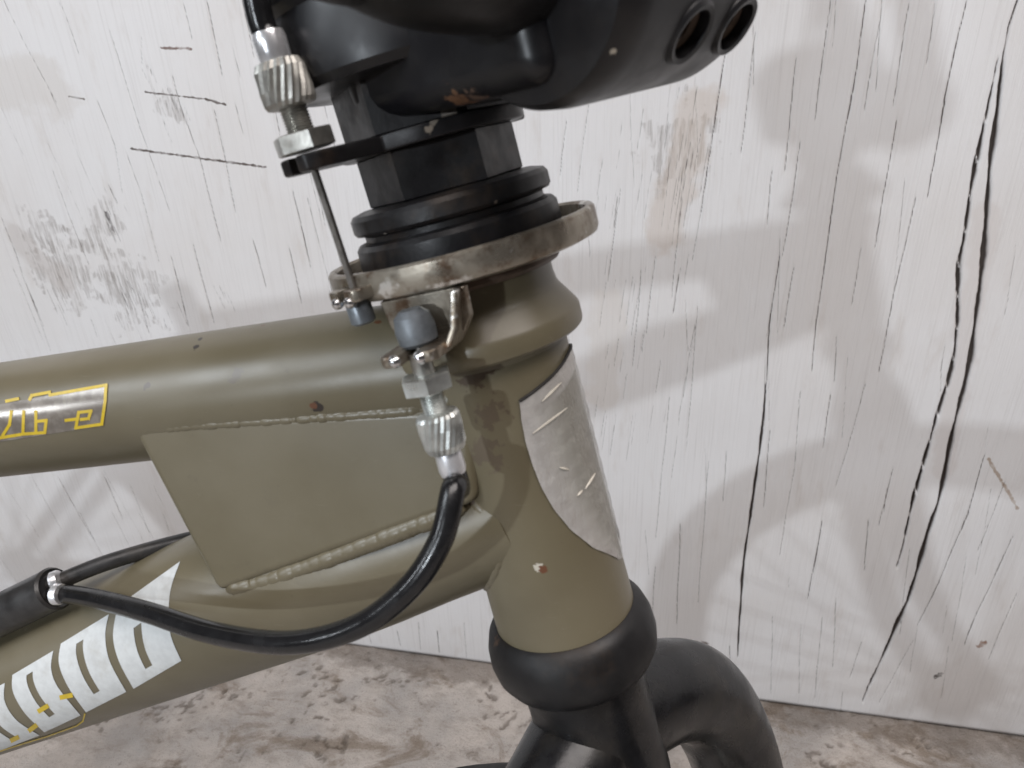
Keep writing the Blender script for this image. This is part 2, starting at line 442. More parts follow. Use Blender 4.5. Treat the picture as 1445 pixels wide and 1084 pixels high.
up_w = V(0, 0, 1)
wdn = (-up_w-ls*(-up_w).dot(ls)).normalized()          # down, within the front wheel
rake = 32.0
# fork length so that the front tyre stands on the floor
sax = -(120+300.); 
for _ in range(40):
    ax = AX(sax, rake, fs); lowz = (ax+wdn*RT).z; sax -= lowz*.9
AXF = AX(sax, rake, fs)
contact = AXF+wdn*RT
BASEv = V(contact.x, contact.y, 0)*.001
BIKE = bpy.data.objects.new('bicycle', None); COL.objects.link(BIKE); BIKE.location = BASEv; BIKE['_org'] = tuple(BASEv)
BIKE.empty_display_size = .1
tag(BIKE, 'olive green bicycle with black fork and stem standing before the plywood wall', 'bicycle')
def O(p): return tuple(Vector(p)*.001-BASEv)           # world mm -> object space of the parts
def part(name, vf, mat, parent=None, smooth=30):
    o = mesh_obj(name, vf[0], vf[1], mat, parent or BIKE, smooth, org=BASEv); return o
def bpart(name, vf, mat, width, parent=None, seg=2, smooth=35, ang=20):
    p = parent or BIKE
    if '_org' not in p: p['_org'] = tuple(BASEv)
    return bevelled(name, vf[0], vf[1], mat, p, width, seg, smooth, ang)
def on_cyl(px, py, o, d, r):
    """where the line of sight through a photo position meets a tube (or grazes it)"""
    v = (M3 @ ray(px, py)).normalized(); q = CAMP-o
    a = v-d*v.dot(d); b = q-d*q.dot(d)
    A2, B2, C2 = a.dot(a), 2*a.dot(b), b.dot(b)-r*r
    ds = B2*B2-4*A2*C2
    k = (-B2-math.sqrt(max(0, ds)))/(2*A2)
    p = CAMP+v*k; ax = o+d*(p-o).dot(d); return ax+(p-ax).normalized()*r

# ------------------------------------------------------------------ bicycle materials
def paint_mat(name, chips_and_shade=()):
    t = NT(name)
    n1, n2 = t.noise(38, 4, .55), t.noise(900, 3)
    c = t.mix(t.ramp(n1, .3, .7), (.140, .119, .074), (.160, .138, .090))
    c = t.mix(t.ramp(t.noise(120, 6, .7), .60, .80, 0, .4), c, (.085, .072, .048))
    sc_ = t.noise(1, 5, .75, stretch=(160, 260, 900), dist=.8)
    c = t.mix(t.ramp(sc_, .63, .72, 0, .22), c, (.30, .27, .22))
    c = t.mix(t.ramp(t.noise(340, 5, .8), .64, .74, 0, .35), c, (.08, .065, .045))
    wn = t.noise(420, 3, .6)
    for p, r, col in chips_and_shade: c = t.mix(t.spot(O(p), r, wn), c, col)
    t.bump(n2, .06, .0002)
    return t.fin(c, t.ramp(t.noise(60, 4), .3, .7, .32, .39), 0, .55)
hto = AX(-60)
DK, RU, WH = (.03, .022, .018), (.13, .055, .028), (.50, .47, .40)
def hc(px, py): return on_cyl(px, py, AX(0), u, 18.3)
def tc_(px, py): return on_cyl(px, py, TT0, tt, TTR)
MP = paint_mat('olive_paint')
MP_TOP = paint_mat('olive_paint_scuffed', [(tc_(275,490), .0009, DK), (tc_(283,478), .0007, DK), (tc_(292,462), .0007, DK), (tc_(447,575), .0011, DK), (tc_(442,573), .0007, RU),
        (tc_(333,530), .0016, (.13, .11, .08)), (tc_(372,459), .0008, RU), (tc_(255,470), .0007, DK), (tc_(205,545), .0009, (.11, .09, .07)), (tc_(533,455), .0008, RU)])
MP_HEAD = paint_mat('olive_paint_chips_shade', [(hc(760,802), .0012, WH), (hc(766,804), .0010, RU), (hc(668,535), .0030, (.085, .06, .04)), (hc(672,520), .0024, (.085, .06, .04)),  # larger brown spots: cable and adjuster shadows painted in, with some staining
        (hc(690,585), .0036, (.115, .09, .062)), (hc(682,640), .0040, (.12, .095, .066)), (hc(692,880), .0016, DK), (hc(655,700), .003, (.08, .055, .035)), (hc(656,718), .0016, WH), (hc(655,712), .0022, DK)])
MK = simple('black_paint', (.009, .009, .010), .42, 0, .3, 160, .4, ((.035, .028, .022), .5))
MKG = simple('gloss_black_paint', (.008, .008, .009), .27, 0, .3, 160, .42, ((.03, .026, .021), .5))
MKR = simple('black_steel_rusty', (.014, .013, .014), .40, .1, .3, 200, .45, ((.10, .065, .04), .35))
MSEAL = simple('black_rubber', (.011, .0105, .011), .48, 0, .25, 150, .35, ((.04, .026, .016), .55))
MHOUS = simple('cable_housing_black', (.011, .011, .012), .20, 0, .2, 200, .5)
MHOUSD = simple('cable_housing_dusty', (.026, .025, .025), .38, 0, .3, 200, .5, ((.08, .07, .06), .5))
MZINC = simple('zinc_plated', (.62, .64, .62), .34, .85, .18, 260, .5, ((.30, .27, .22), .4))
MZINCD = simple('zinc_tarnished', (.40, .39, .36), .38, .8, .25, 260, .5, ((.13, .10, .075), .75))
MALU = simple('bright_ferrule', (.80, .80, .82), .30, .7, .1, 200)
MWIRE = simple('steel_wire', (.28, .26, .24), .40, .8, .2, 400)
t = NT('tarnished_ring_metal')
c = t.mix(t.ramp(t.noise(55, 5, .6), .35, .66), (.40, .36, .30), (.17, .14, .105))
c = t.mix(t.ramp(t.noise(160, 5, .7), .48, .68, 0, .85), c, (.115, .062, .032))
c = t.mix(t.ramp(t.noise(90, 4, .6), .60, .66, 0, .9), c, (.78, .76, .72))
t.bump(t.noise(500, 4), .25, .0003)
MRING = t.fin(c, t.ramp(t.noise(140, 4), .3, .7, .24, .5), .8, .5)
MBROWN = simple('grimy_brown_steel', (.085, .058, .042), .5, .3, .4, 120, .5, ((.20, .15, .11), .6))
MCHR = simple('glint_steel', (.75, .75, .76), .16, .95, .08, 200)
MGREY = simple('grey_lead_end', (.20, .22, .24), .42, .5, .2, 300)

# ------------------------------------------------------------------ frame
HEAD = part('head_tube', lathe(A, u, [(18.9, -105), (18.5, -98), (18.2, -85), (18.0, -50), (18.0, -24)], 96), MP_HEAD)
def cyl_join(o, d, r, n=72, sgn=1):
    """closed curve where a tube (o, d, r) enters the head tube"""
    x, y = frame(d); out = []
    for i in range(n+1):
        a = 2*math.pi*i/n; q = o+(x*math.cos(a)+y*math.sin(a))*r
        ks_ = [z_*2. for z_ in range(-60, 130)]
        lo = min(ks_, key=lambda z_: hd_dist(q+d*z_)); hi = lo+120
        if hd_dist(q+d*lo) > 18.2: continue
        for _ in range(44):
            mid = (lo+hi)/2; p = q+d*mid; rr = (p-A)-u*(p-A).dot(u)
            if rr.length < 18.2: lo = mid
            else: hi = mid
        p = q+d*hi; rr = (p-A)-u*(p-A).dot(u); out.append(p-rr.normalized()*1.9)
    return out
def hd_dist(p): q = p-A; return (q-u*q.dot(u)).length
def bead(pts, r, pitch, parent, mat, amp=.28):
    """a run of weld: uneven overlapping ripples along a line"""
    L = [0.]
    for i in range(1, len(pts)): L.append(L[-1]+(pts[i]-pts[i-1]).length)
    out, rs, s_, nxt, p0, lo_ = [], [], 0., 0., 0., 1.
    jit = V(0, 0, 0)
    while s_ < L[-1]:
        if s_ >= nxt:
            p0 = nxt; nxt = s_+pitch*random.uniform(.75, 1.3); lo_ = random.uniform(.95, 1.04)
            jit = V(random.gauss(0, 1), random.gauss(0, 1), random.gauss(0, 1))*r*.02
        i = max(1, min(len(L)-1, int(np.searchsorted(L, s_))))
        f_ = (s_-L[i-1])/max(1e-6, L[i]-L[i-1])
        ph = (s_-p0)/max(1e-6, nxt-p0)
        out.append(pts[i-1].lerp(pts[i], f_)+jit)
        rs.append(r*lo_*(1-amp+amp*math.sqrt(max(0, 1-(2*ph-1)**2)))*min(1, .4+s_/6, .4+(L[-1]-s_)/6))
        s_ += pitch/6
    return part('weld_bead', tube(out, rs, 16), mat, parent, 180)
# bicycle plane: h runs forward along the floor, vv up
sd = nn; hh = sd.cross(up_w).normalized(); hh = hh if hh.dot(fw) > 0 else -hh
vv = sd.cross(hh).normalized(); vv = vv if vv.z > 0 else -vv
def HV(p): q = p-A; return q.dot(hh), q.dot(vv)
def PL(h, v): return A+hh*h+vv*v
fh, fv = HV(AXF)
g0 = -A.z/vv.z                                        # v of the floor line
RA = PL(fh-905, g0+RT/1.0)                            # rear axle
BB = PL(fh-905+365, g0+RT+28)
# where the top tube ends
ST = TT0+tt*500
TOP = part('top_tube', tube([TT0-tt*2, ST], TTR, 64), MP_TOP)
DTB = DT0+dtd*((BB-DT0).dot(dtd))
dts = (A-DT0).dot(dtd)
k = 0.
while hd_dist(DT0-dtd*k) > 4 and k < 200: k += 1
DTH = DT0-dtd*k
DTL = (DTB-DTH).length
DOWN = part('down_tube', tube([DTH+vv*-1.5, DTH+dtd*14-vv*1.5, DTH+dtd*26-vv*1.2, DTH+dtd*42-vv*.6, DTH+dtd*60, DTB], [18, 18, 18.8, 20.4, DTR, DTR], 64), MP)
bead(cyl_join(TT0, tt, TTR+.2, 140), 2.9, 3.0, TOP, MP_HEAD, .03)
bead(cyl_join(DTH-vv*1.5, dtd, 17.0, 140), 2.7, 3.0, DOWN, MP_HEAD, .03)
# gusset box between the two tubes
GO, GB = 15.0, 19.6
g = [on_plane(*p) for p in ((178, 597, GO), (307, 840, GB), (672, 712, GB), (668, 570, GO))]
GUS = bpart('gusset', prism(g, -nn, 2*GO), MP, 2.6, seg=4, ang=30)
gb = [on_plane(*p, GO-1.35) for p in ((193, 606), (300, 597), (420, 590), (520, 583), (605, 577))]
bead(gb, 1.95, 2.2, GUS, MP, .06)
gb = [on_plane(*p, GB-2.1) for p in ((318, 833), (380, 818), (470, 785), (560, 750), (655, 714))]
bead(gb, 2.6, 2.9, GUS, MP, .045)
# seat tube and rear triangle (out of the frame to the left)
part('seat_tube', tube([BB, ST, ST+(ST-BB).normalized()*40], 15.9, 32), MP)
part('bottom_bracket_shell', lathe(BB-nn*36, nn, [(21, 0), (22, 1), (22, 71), (21, 72)], 40), MP)
for sg in (1, -1):
    part('chainstay', tube(spline([BB+nn*18*sg, BB.lerp(RA, .35)+nn*44*sg, RA+nn*57*sg]), 8, 16), MP)
    part('seatstay', tube(spline([ST+nn*14*sg, ST.lerp(RA, .3)+nn*44*sg, RA+nn*57*sg]), 8, 16), MP)
ks = BB+V(0, 0, 0)-hh*40
kf = V(ks.x-60, ks.y+150, 7)
part('kickstand', tube([ks-nn*10, ks-nn*26, kf], 7, 16), MKG)

# ------------------------------------------------------------------ wheels
MTYRE = simple('tyre_rubber', (.02, .02, .02), .8, 0, .2, 90, .3)
MSPK = simple('spoke_steel', (.6, .6, .6), .3, .9, .1, 100)
def wheel(name, c, ax, half):
    """tyre, rim and hub with 36 spokes as one part under the bicycle"""
    ax = ax.normalized(); x, y = frame(ax)
    ty = [(RT-26+26*math.cos(a), 25*math.sin(a)) for a in [2*math.pi*i/16 for i in range(16)]]
    tyre = part(name, lathe(c, ax, ty, 96, close=False), MTYRE)
    part('rim', lathe(c, ax, [(RT-50, -14), (RT-50, 14), (RT-38, 15), (RT-38, -15)], 96, close=False), MKG, tyre)
    part('hub', lathe(c, ax, [(5, -half-6), (7, -half), (7, -34), (24, -33), (24, -30), (14, -28), (14, 28), (24, 30), (24, 33), (7, 34), (7, half), (5, half+6)], 32), MZINC, tyre)
    for i in range(36):
        a = 2*math.pi*i/36; sg = 1 if i % 2 else -1; a2 = a+(.95 if (i//2) % 2 else -.95)
        p = c+ax*31.5*sg+(x*math.cos(a2)+y*math.sin(a2))*22; q = c+(x*math.cos(a)+y*math.sin(a))*(RT-48)
        part('spoke', tube([p, q], 1.1, 6), MSPK, tyre)
    return tyre
wheel('front_wheel', AXF, ls, 50)
wheel('rear_wheel', RA, nn, 55)

# ------------------------------------------------------------------ headset, fork
part('lower_headset_seal', lathe(A, u, [(15, -116), (18.4, -115.8), (20.6, -114.3), (22.1, -111.6), (22.6, -108.3), (22.3, -104.6), (21.2, -101.2), (19.7, -99), (18.7, -98.4)], 96), MSEAL)
FORK = part('fork_crown', lathe(A, u, [(14.5, -176), (16.2, -168), (17.2, -155), (17.2, -140), (16.6, -126), (17.0, -118), (16, -112)], 64), MKG)
for sg in (1, -1):
    d = ls*sg
    pth = spline([AX(-138, 4, d), AX(-143, 16, d), AX(-150, 31, d), AX(-162, 45, d), AX(-182, 54, d), AX(-208, 58, d), AX(-260, 58.5, d), AX(sax*.8, 57, d)+fs*6, AXF+d*55+u*14-fs*2], 9)
    rs = [15.4 if i < 50 else max(10, 15.4-(i-50)*.25) for i in range(len(pth))]
    leg = part('fork_leg', tube(pth, rs, 40), MKG, FORK)
    dv = [AXF+d*52+u*22-fs*9, AXF+d*52+u*22+fs*9, AXF+d*52-u*12+fs*10, AXF+d*52-u*12-fs*10]
    bpart('dropout', prism(dv, d, 5), MKG, 1.2, FORK)
part('upper_headset_cup', lathe(A, u, [(17.9, -26.6), (18.3, -24.8), (21.8, -24.2), (22.5, -23.6), (22.7, -22.8), (22.7, -19.8), (22.3, -18.9), (19.4, -14.4), (18.9, -13.4), (18.6, -11), (18.6, -5), (14, -4.5)], 96), MP)

# ------------------------------------------------------------------ cable rotor (detangler)
ROT = part('rotor_ring', lathe(A, u, [(27.4, -2.2), (28.7, -1.6), (29.0, .9), (29.4, 1.4), (30.4, 1.4), (30.9, .9), (31.0, -.4), (31.0, -3.2), (30.5, -4.3), (28.4, -5.0), (22, -5.2)], 128), MRING)
part('rotor_floor', lathe(A, u, [(20, -1.7), (28.2, -1.7), (28.2, -3), (20, -3)], 96), MBROWN, ROT)
def ear(r0, r1, hw, notch, nd, d, s, h):
    e = u.cross(d).normalized()
    pts = [(r0, -hw), (r1-1.2, -hw), (r1, -hw+1.2), (r1, -notch), (r1-nd, -notch), (r1-nd-.8, 0), (r1-nd, notch), (r1, notch), (r1, hw-1.2), (r1-1.2, hw), (r0, hw)]
    return prism([AX(s)+d*a+e*b for a, b in pts], u, h)
for d in (ls, -ls):
    bpart('cable_ear', ear(22, 35.0, 5.2, 1.1, 5.5, d, -3.4, 2.6), MRING, .5, ROT)
    for sg in (1, -1):
        part('prong_tip', lathe(AX(-3.2, 33.6, d)+u.cross(d)*2.3*sg, d, [(.9, 0), (1.25, .8), (1.25, 1.3), (.9, 1.9), (.3, 2.2)], 16), MCHR, ROT)  # small bright domes added to give the glints at the prong ends
    part('cable_end', lathe(AX(-8.6, 31.5, d), u, [(2.0, 0), (2.6, .5), (2.6, 4.6), (2.3, 5.2)], 24), MGREY, ROT)
# black bearing body over the ring
part('bearing_body', lathe(A, u, [(20, -1.5), (23.2, -1.2), (23.4, .2), (23.2, 4.2), (22.4, 5.2), (21.2, 5.5), (20.6, 5.7), (20.6, 6.8), (21.2, 7.2), (22.2, 7.3), (22.7, 8.0), (22.7, 10.6), (22.0, 11.6), (19.5, 12.2), (15, 12.3)], 96), MKR)
def hexa(o, d, rc, h, ch, x, rot=0.):
    prof = [(rc-ch, 0), (rc, ch*.6), (rc, h-ch*.6), (rc-ch, h)]
    x2 = (x-d*x.dot(d)).normalized(); y2 = d.cross(x2); xx = x2*math.cos(rot)+y2*math.sin(rot)
    return lathe(o, d, prof, 6, True, x=xx)
part('adjusting_nut', hexa(AX(12.2), u, 17.6, 10.6, .7, ls, R(18)), MKR, smooth=20)
# slotted plate carrying the upper cable stops
PLT = []
e_ = u.cross(ls).normalized()
def plate_outline(s, Rr, r1, hw, notch, nd):
    pts = []
    a0 = math.asin(hw/Rr)
    for sg in (1, -1):
        if sg < 0: r1 = Rr+5.5
        for (a, b) in ((Rr*math.cos(a0), -hw), (r1-2.5, -hw*.85), (r1, -hw*.6), (r1, -notch), (r1-nd, -notch), (r1-nd, notch), (r1, notch), (r1, hw*.6), (r1-2.5, hw*.85), (Rr*math.cos(a0), hw)):
            pts.append(AX(s)+ls*(a*sg)+e_*(b*sg))
        for i in range(1, 14):
            a = a0+(math.pi-2*a0)*i/14
            pts.append(AX(s)+(ls*math.cos(a)+e_*math.sin(a))*(Rr*sg))
    return pts
PLATE = bpart('cable_plate', prism(plate_outline(22.6, 20.5, 35.8, 7.2, 1.2, 5), u, 3.2), MKR, .6)
part('lock_nut', hexa(AX(25.7), u, 19.0, 11.5, .8, ls, R(14)), MKR, smooth=20)

# bracket of the lower plate: a bent tab with a slotted foot towards the near side
el = u.cross(ln).normalized()
def LNP(s, r, e): return AX(s)+ln*r+el*e
BR = bpart('cable_bracket', join([prism([LNP(-5.2, 25, -9), LNP(-5.2, 25, 10.5), LNP(-11.5, 25, 10.0), LNP(-15.6, 25, 7.0), LNP(-15.6, 25, -6.2), LNP(-11, 25, -8.2)], ln, 2.2)]), MRING, .5)
bpart('bracket_foot', ear(25, 38.5, 6.4, 1.5, 7.5, ln, -16.4, 2.4), MRING, .6, BR)
bpart('bracket_cheek', prism([LNP(-5.4, 26, 8.2), LNP(-5.4, 29.5, 8.2), LNP(-12, 31.5, 7.0), LNP(-15.5, 34, 5.4), LNP(-15.8, 26, 5.4)], el, 1.7), MRING, .5, BR)
for sg in (1, -1):
    part('prong_tip', lathe(LNP(-15.2, 37.0, 2.8*sg), ln, [(.9, 0), (1.3, .8), (1.3, 1.4), (.9, 2.0), (.3, 2.3)], 16), MCHR, BR)  # bright domes added for glints, as on the ring
part('cable_end', lathe(AX(-14.2, 31.8, ln), u, [(3.0, 0), (3.9, .8), (4.1, 3.4), (3.6, 6.0), (2.2, 7.2)], 28), MGREY, BR)
# flat black lower plate hugging the headset cup
part('lower_rotor_plate', lathe(A, u, [(18.4, -8.0), (20.6, -8.0), (21.2, -7.2), (21.2, -5.2), (18.4, -5.1)], 72), MBROWN)

# ------------------------------------------------------------------ barrel adjusters and cables
def adjuster(o, d, sc, flip=False, mat=MZINC):
    """o on the plate, d away from the plate: lock nut, thread, knurled barrel, ferrule"""
    th_ = []
    for i in range(13): th_ += [(2.45*sc, 3+i*.55), (2.15*sc, 3.27+i*.55)]
    rt = part('barrel_adjuster', lathe(o, d, th_, 32), mat)
    part('hex_nut', hexa(o+d*.6, d, 5.35*sc, 3.5, .35, ls, R(10)), mat, rt, 20)
    part('knurled_barrel', lathe(o, d, [(2.5*sc, 8.6), (3.9*sc, 9.0), (4.2*sc, 9.8), (4.25*sc, 12.0), (4.05*sc, 15.6), (3.5*sc, 17.0), (2.6*sc, 17.1)], 44, twist=.07, ridge=.085), mat, rt, 12)
    part('ferrule', lathe(o, d, [(2.5*sc, 16.6), (2.75*sc, 17.2), (2.85*sc, 21.2), (2.6*sc, 22.2), (1.5*sc, 22.4)], 32), MALU, rt)
    return rt
up_o = AX(25.8, 31.6, ls)
adjuster(up_o, (u+ls*.02).normalized(), 1.1, mat=MZINCD)
lo_o = AX(-19.2, 33.4, ln)
adjuster(lo_o, (dn+ln*.03).normalized(), 1.0)
part('threaded_stem', lathe(lo_o, dn, [(2.2, -4), (2.2, 3.5)], 20), MZINCD)
# inner wires
part('brake_wire', tube(spline([AX(26, 31.6, ls), AX(22, 31.5, ls), AX(8, 31.4, ls), AX(-2, 31.4, ls), AX(-6, 31.5, ls)], 6), .78, 10), MWIRE)
part('brake_wire', tube([AX(-14, 32, ln), lo_o], .9, 10), MWIRE)
# upper housing leaving the top adjuster
h0 = up_o+u*20
part('cable_housing', tube(spline([h0, h0+u*10, h0+u*60-ls*6+fs*10, h0+u*150-ls*30+fs*50, h0+u*230+ls*40+fs*70], 10), 2.5, 16), MHOUS)
# lower housing: out of the ferrule, down and round to the splitter sleeve
l0 = lo_o+(dn+ln*.03).normalized()*19.5
PT = [(640, 690, 152), (622, 762, 151), (575, 832, 153), (500, 886, 158), (405, 907, 165), (300, 893, 178), (205, 863, 192), (130, 844, 206), (84, 838, 214)]
HOUS = part('cable_housing', tube(spline([l0, l0+dn*6]+[C(*p) for p in PT]+[C(60, 842, 217)], 12), 2.55, 24), MHOUS)
HOU2 = part('cable_housing', tube(spline([C(60, 830, 216), C(92, 817, 217), C(160, 791, 220), C(265, 762, 226), C(400, 735, 236), C(560, 690, 240)], 12), 2.3, 20), MHOUSD)
sl0, sl1 = C(80, 829, 216), C(-60, 897, 226)
sdv = (sl1-sl0).normalized()
SLV = part('cable_splitter', lathe(sl0, sdv, [(4.4, 0.9), (5.6, 0), (6.2, .8), (6.0, 3), (6.0, 70), (5, 72)], 32), MHOUSD)
part('cable_housing', tube([sl0+sdv*70, sl0+sdv*200, sl0+sdv*420-up_w*20], 2.5, 16), MHOUSD)
for p0, p1 in (((74, 822, 214.5), (92, 815, 215)), ((78, 839, 212), (96, 838, 211))):
    a, b = C(*p0), C(*p1); part('ferrule', lathe(a, (b-a).normalized(), [(2.6, 0), (2.9, .3), (2.9, 1.7), (2.7, 2.2)], 24), MALU, SLV)

# ------------------------------------------------------------------ stem and handlebar
MSTEM = None
ck_, cs_ = 46.0, 41.5
cc = AX(cs_, ck_, fs)
t = NT('stem_black_paint')
wn = t.noise(520, 3, .6)
c = t.mix(t.ramp(t.noise(130, 5, .6), .35, .7), (.007, .007, .009), (.012, .0115, .0125))
c = t.mix(t.ramp(t.noise(60, 6, .7), .56, .76, 0, .45), c, (.03, .024, .02))
def sfc(px, py, d): return O(C(px, py, d))
for px, py, d_, r, col in ((865, 72, 127, .0013, (.62, .56, .46)), (655, 140, 138, .0034, (.16, .085, .045)), (690, 142, 138, .0028, (.13, .09, .065)), (640, 160, 139, .0026, (.22, .19, .16)), (607, 178, 145, .0018, (.24, .20, .16))):
    pass
MSTEM = t.fin(c, t.ramp(t.noise(90, 4), .3, .7, .30, .48), 0, .5)
STEM = part('stem', lathe(A, u, [(20, 36.6), (26.5, 37.0), (27.8, 38.6), (28, 42), (27.6, 49), (27.0, 51), (28.4, 52.6), (28.6, 70), (27, 84), (22, 87)], 80), MSTEM)
def SB(k, w_, s): return AX(s)+fs*k+ls*w_
BOXF = [(0, 1, 2, 3), (4, 5, 6, 7), (0, 1, 5, 4), (1, 2, 6, 5), (2, 3, 7, 6), (3, 0, 4, 7)]
rv = [SB(-33, -20, 38), SB(-33, 14, 38), SB(0, 24, 37.2), SB(0, -24, 37.2), SB(-33, -20, 82), SB(-33, 14, 82), SB(0, 24, 84), SB(0, -24, 84)]
bpart('rear_clamp', (rv, BOXF), MSTEM, 6, STEM, 4, 60)
nv = [SB(-4, -20, 28), SB(-4, 17, 29), SB(50, 18, 24.5), SB(50, -20, 24.5), SB(-4, -21, 72), SB(-4, 21, 72), SB(50, 18, 62), SB(50, -20, 62)]
bpart('neck', (nv, BOXF), MSTEM, 5, STEM, 4, 60)
CLAMP = part('bar_clamp', lathe(cc-ls*31, ls, [(10, 0), (18.6, .6), (20.2, 2.2), (20.8, 5), (20.9, 37), (20.4, 42), (19.2, 44.4), (16, 45)], 96), MSTEM, STEM)
bd = (fs*.58-u*.56).normalized()
for w_ in (-8.5, -24.0):
    o = cc+ls*w_+bd*15.5
    cut = part('cutter', lathe(o, bd, [(4.3, 0), (4.3, 12)], 32), MSTEM)
    md = CLAMP.modifiers.new('hole', 'BOOLEAN'); md.operation = 'DIFFERENCE'; md.object = cut; md.solver = 'EXACT'
    bpy.context.view_layer.update()
    me = bpy.data.meshes.new_from_object(CLAMP.evaluated_get(bpy.context.evaluated_depsgraph_get()))
    CLAMP.modifiers.clear(); CLAMP.data = me; bpy.data.objects.remove(cut)
    me.set_sharp_from_angle(angle=R(32))
    part('clamp_bolt', lathe(o, bd, [(2.1, 1.0), (2.1, 3.4), (3.8, 3.7), (4.15, 3.2), (4.15, .2)], 28), MBROWN, STEM)
    part('bolt_rim', lathe(o, bd, [(4.25, 4.2), (4.3, 5.7), (5.2, 5.9), (5.8, 5.2), (5.8, 3.0)], 36, close=False), MSTEM, STEM)
# worn spots where the sight lines of the photograph meet the stem and the nut under it
bpy.context.view_layer.update(); _dg = bpy.context.evaluated_depsgraph_get()
def worn(mat_names, marks):
    for px, py, r, col in marks:
        v = (M3 @ ray(px, py)).normalized()
        ok, loc, nr, ix, ob, mt_ = SC.ray_cast(_dg, CAMP*.001+v*.02, v, distance=.4)
        if not ok: continue
        mt = ob.data.materials[0]
        h = NT.__new__(NT); h.mat = mt; h.t = mt.node_tree; h.n = h.t.nodes; h.b = h.n['Principled BSDF']
        h.tc = [n_ for n_ in h.n if n_.type == 'TEX_COORD'][0].outputs['Object']
        sk = h.b.inputs['Base Color']; old = sk.links[0].from_socket
        nw = h.mix(h.spot(tuple(loc-BASEv), r, h.noise(480, 4, .65)), old, col)
        h.link(nw, sk)
worn(None, [(865, 72, .0007, (.60, .54, .44)), (652, 143, .0028, (.15, .08, .045)), (672, 138, .0020, (.12, .08, .06)), (695, 143, .0018, (.15, .10, .07)), (633, 158, .0016, (.22, .19, .16)),
            (607, 180, .0010, (.24, .20, .16)), (612, 172, .0010, (.20, .17, .14)), (700, 285, .0004, (.2, .16, .13)), (545, 330, .0006, (.3, .27, .24)), (700, 905, .0014, (.05, .03, .02))])
bar = [cc+ls*q[0]+u*q[1]-fs*q[2] for q in ((0, 3, 0), (26, 4, 0), (40, 8, 0), (56, 20, 2), (95, 90, 10), (130, 165, 18), (150, 185, 21), (180, 192, 24), (260, 196, 36), (345, 200, 50))]
bar2 = [cc-ls*q[0]+u*q[1]-fs*q[2] for q in ((26, 4, 0), (40, 8, 0), (56, 20, 2), (95, 90, 10), (130, 165, 18), (150, 185, 21), (180, 192, 24), (260, 196, 36), (345, 200, 50))]
BAR = part('handlebar', tube(spline(bar2[::-1]+bar, 8), 11.1, 28), MK)
part('crossbar', tube([bar[4]+u*20, bar2[3]+u*20], 8, 20), MK, BAR)
for q in (bar, bar2):
    part('grip', tube([q[-2].lerp(q[-1], -.3), q[-1]], 15, 24), MTYRE, BAR)

# ------------------------------------------------------------------ decals
MWHT = simple('white_lettering', (.62, .64, .64), .42, 0, .06, 400, .5, ((.40, .38, .33), .35))
MYEL = simple('yellow_print', (.60, .43, .03), .35, 0, .1, 300)
t = NT('glossy_film')
MFILM = t.fin(t.mix(t.ramp(t.noise(300, 4), .4, .65), (.20, .175, .15), (.30, .27, .235)), .2, .25, .6)
def dtp(px, py, off=.12): return on_cyl(px, py, DT0, dtd, DTR+off)
def ttp(px, py, off=.12): return on_cyl(px, py, TT0, tt, TTR+off)
def curve(pts, t):
    k = t*(len(pts)-1); i = min(len(pts)-2, int(k)); f_ = k-i
    P4 = [Vector((*pts[max(0, i-1)], 0)), Vector((*pts[i], 0)), Vector((*pts[i+1], 0)), Vector((*pts[min(len(pts)-1, i+2)], 0))]
    p0, p1, p2, p3 = P4
    return .5*((2*p1)+(p2-p0)*f_+(2*p0-5*p1+4*p2-p3)*f_*f_+(3*p1-p0-3*p2+p3)*f_**3)
def patch(L, Rr, a0, a1, t0, t1, fn, na=6, nt=14):
    vs, fs_ = [], []
    for j in range(nt+1):
        tq = t0+(t1-t0)*j/nt; l, r = curve(L, tq), curve(Rr, tq)
        for i in range(na+1):
            p = l.lerp(r, a0+(a1-a0)*i/na); vs.append(fn(p.x, p.y))
    n = na+1
    for j in range(nt):
        for i in range(na): fs_.append((j*n+i, j*n+i+1, (j+1)*n+i+1, (j+1)*n+i))
    return vs, fs_
z5 = lambda pts: [(x/3.01, 724+y/3.01) for x, y in pts]
z3 = lambda pts: [(x/3.01, 400+y/3.01) for x, y in pts]
def letter(L, Rr, slit, name='letter'):
    L, Rr = z5(L), z5(Rr); a0, a1, t0, t1 = slit
    part(name, join([patch(L, Rr, 0, 1, 0, t0, dtp), patch(L, Rr, 0, a0, t0, t1, dtp), patch(L, Rr, a1, 1, t0, t1, dtp), patch(L, Rr, 0, 1, t1, 1, dtp)]), MWHT, DOWN)
letter([(500,395),(480,520),(505,630),(567,747)], [(765,205),(722,340),(722,505),(770,628)], (.36, .50, .42, .86))
letter([(258,555),(250,640),(290,740),(365,847)], [(462,430),(447,520),(466,630),(536,760)], (.37, .52, .20, .85))
letter([(52,688),(55,760),(105,850),(188,932)], [(226,585),(217,660),(246,740),(342,860)], (.37, .53, .20, .85))
letter([(-150,810),(-140,880),(-90,950),(0,1010)], [(20,722),(20,800),(70,880),(168,945)], (.45, .60, .20, .86))
letter([(-360,920),(-350,1000),(-300,1070),(-200,1110)], [(-178,820),(-172,900),(-120,965),(-30,1025)], (.40, .55, .20, .86))
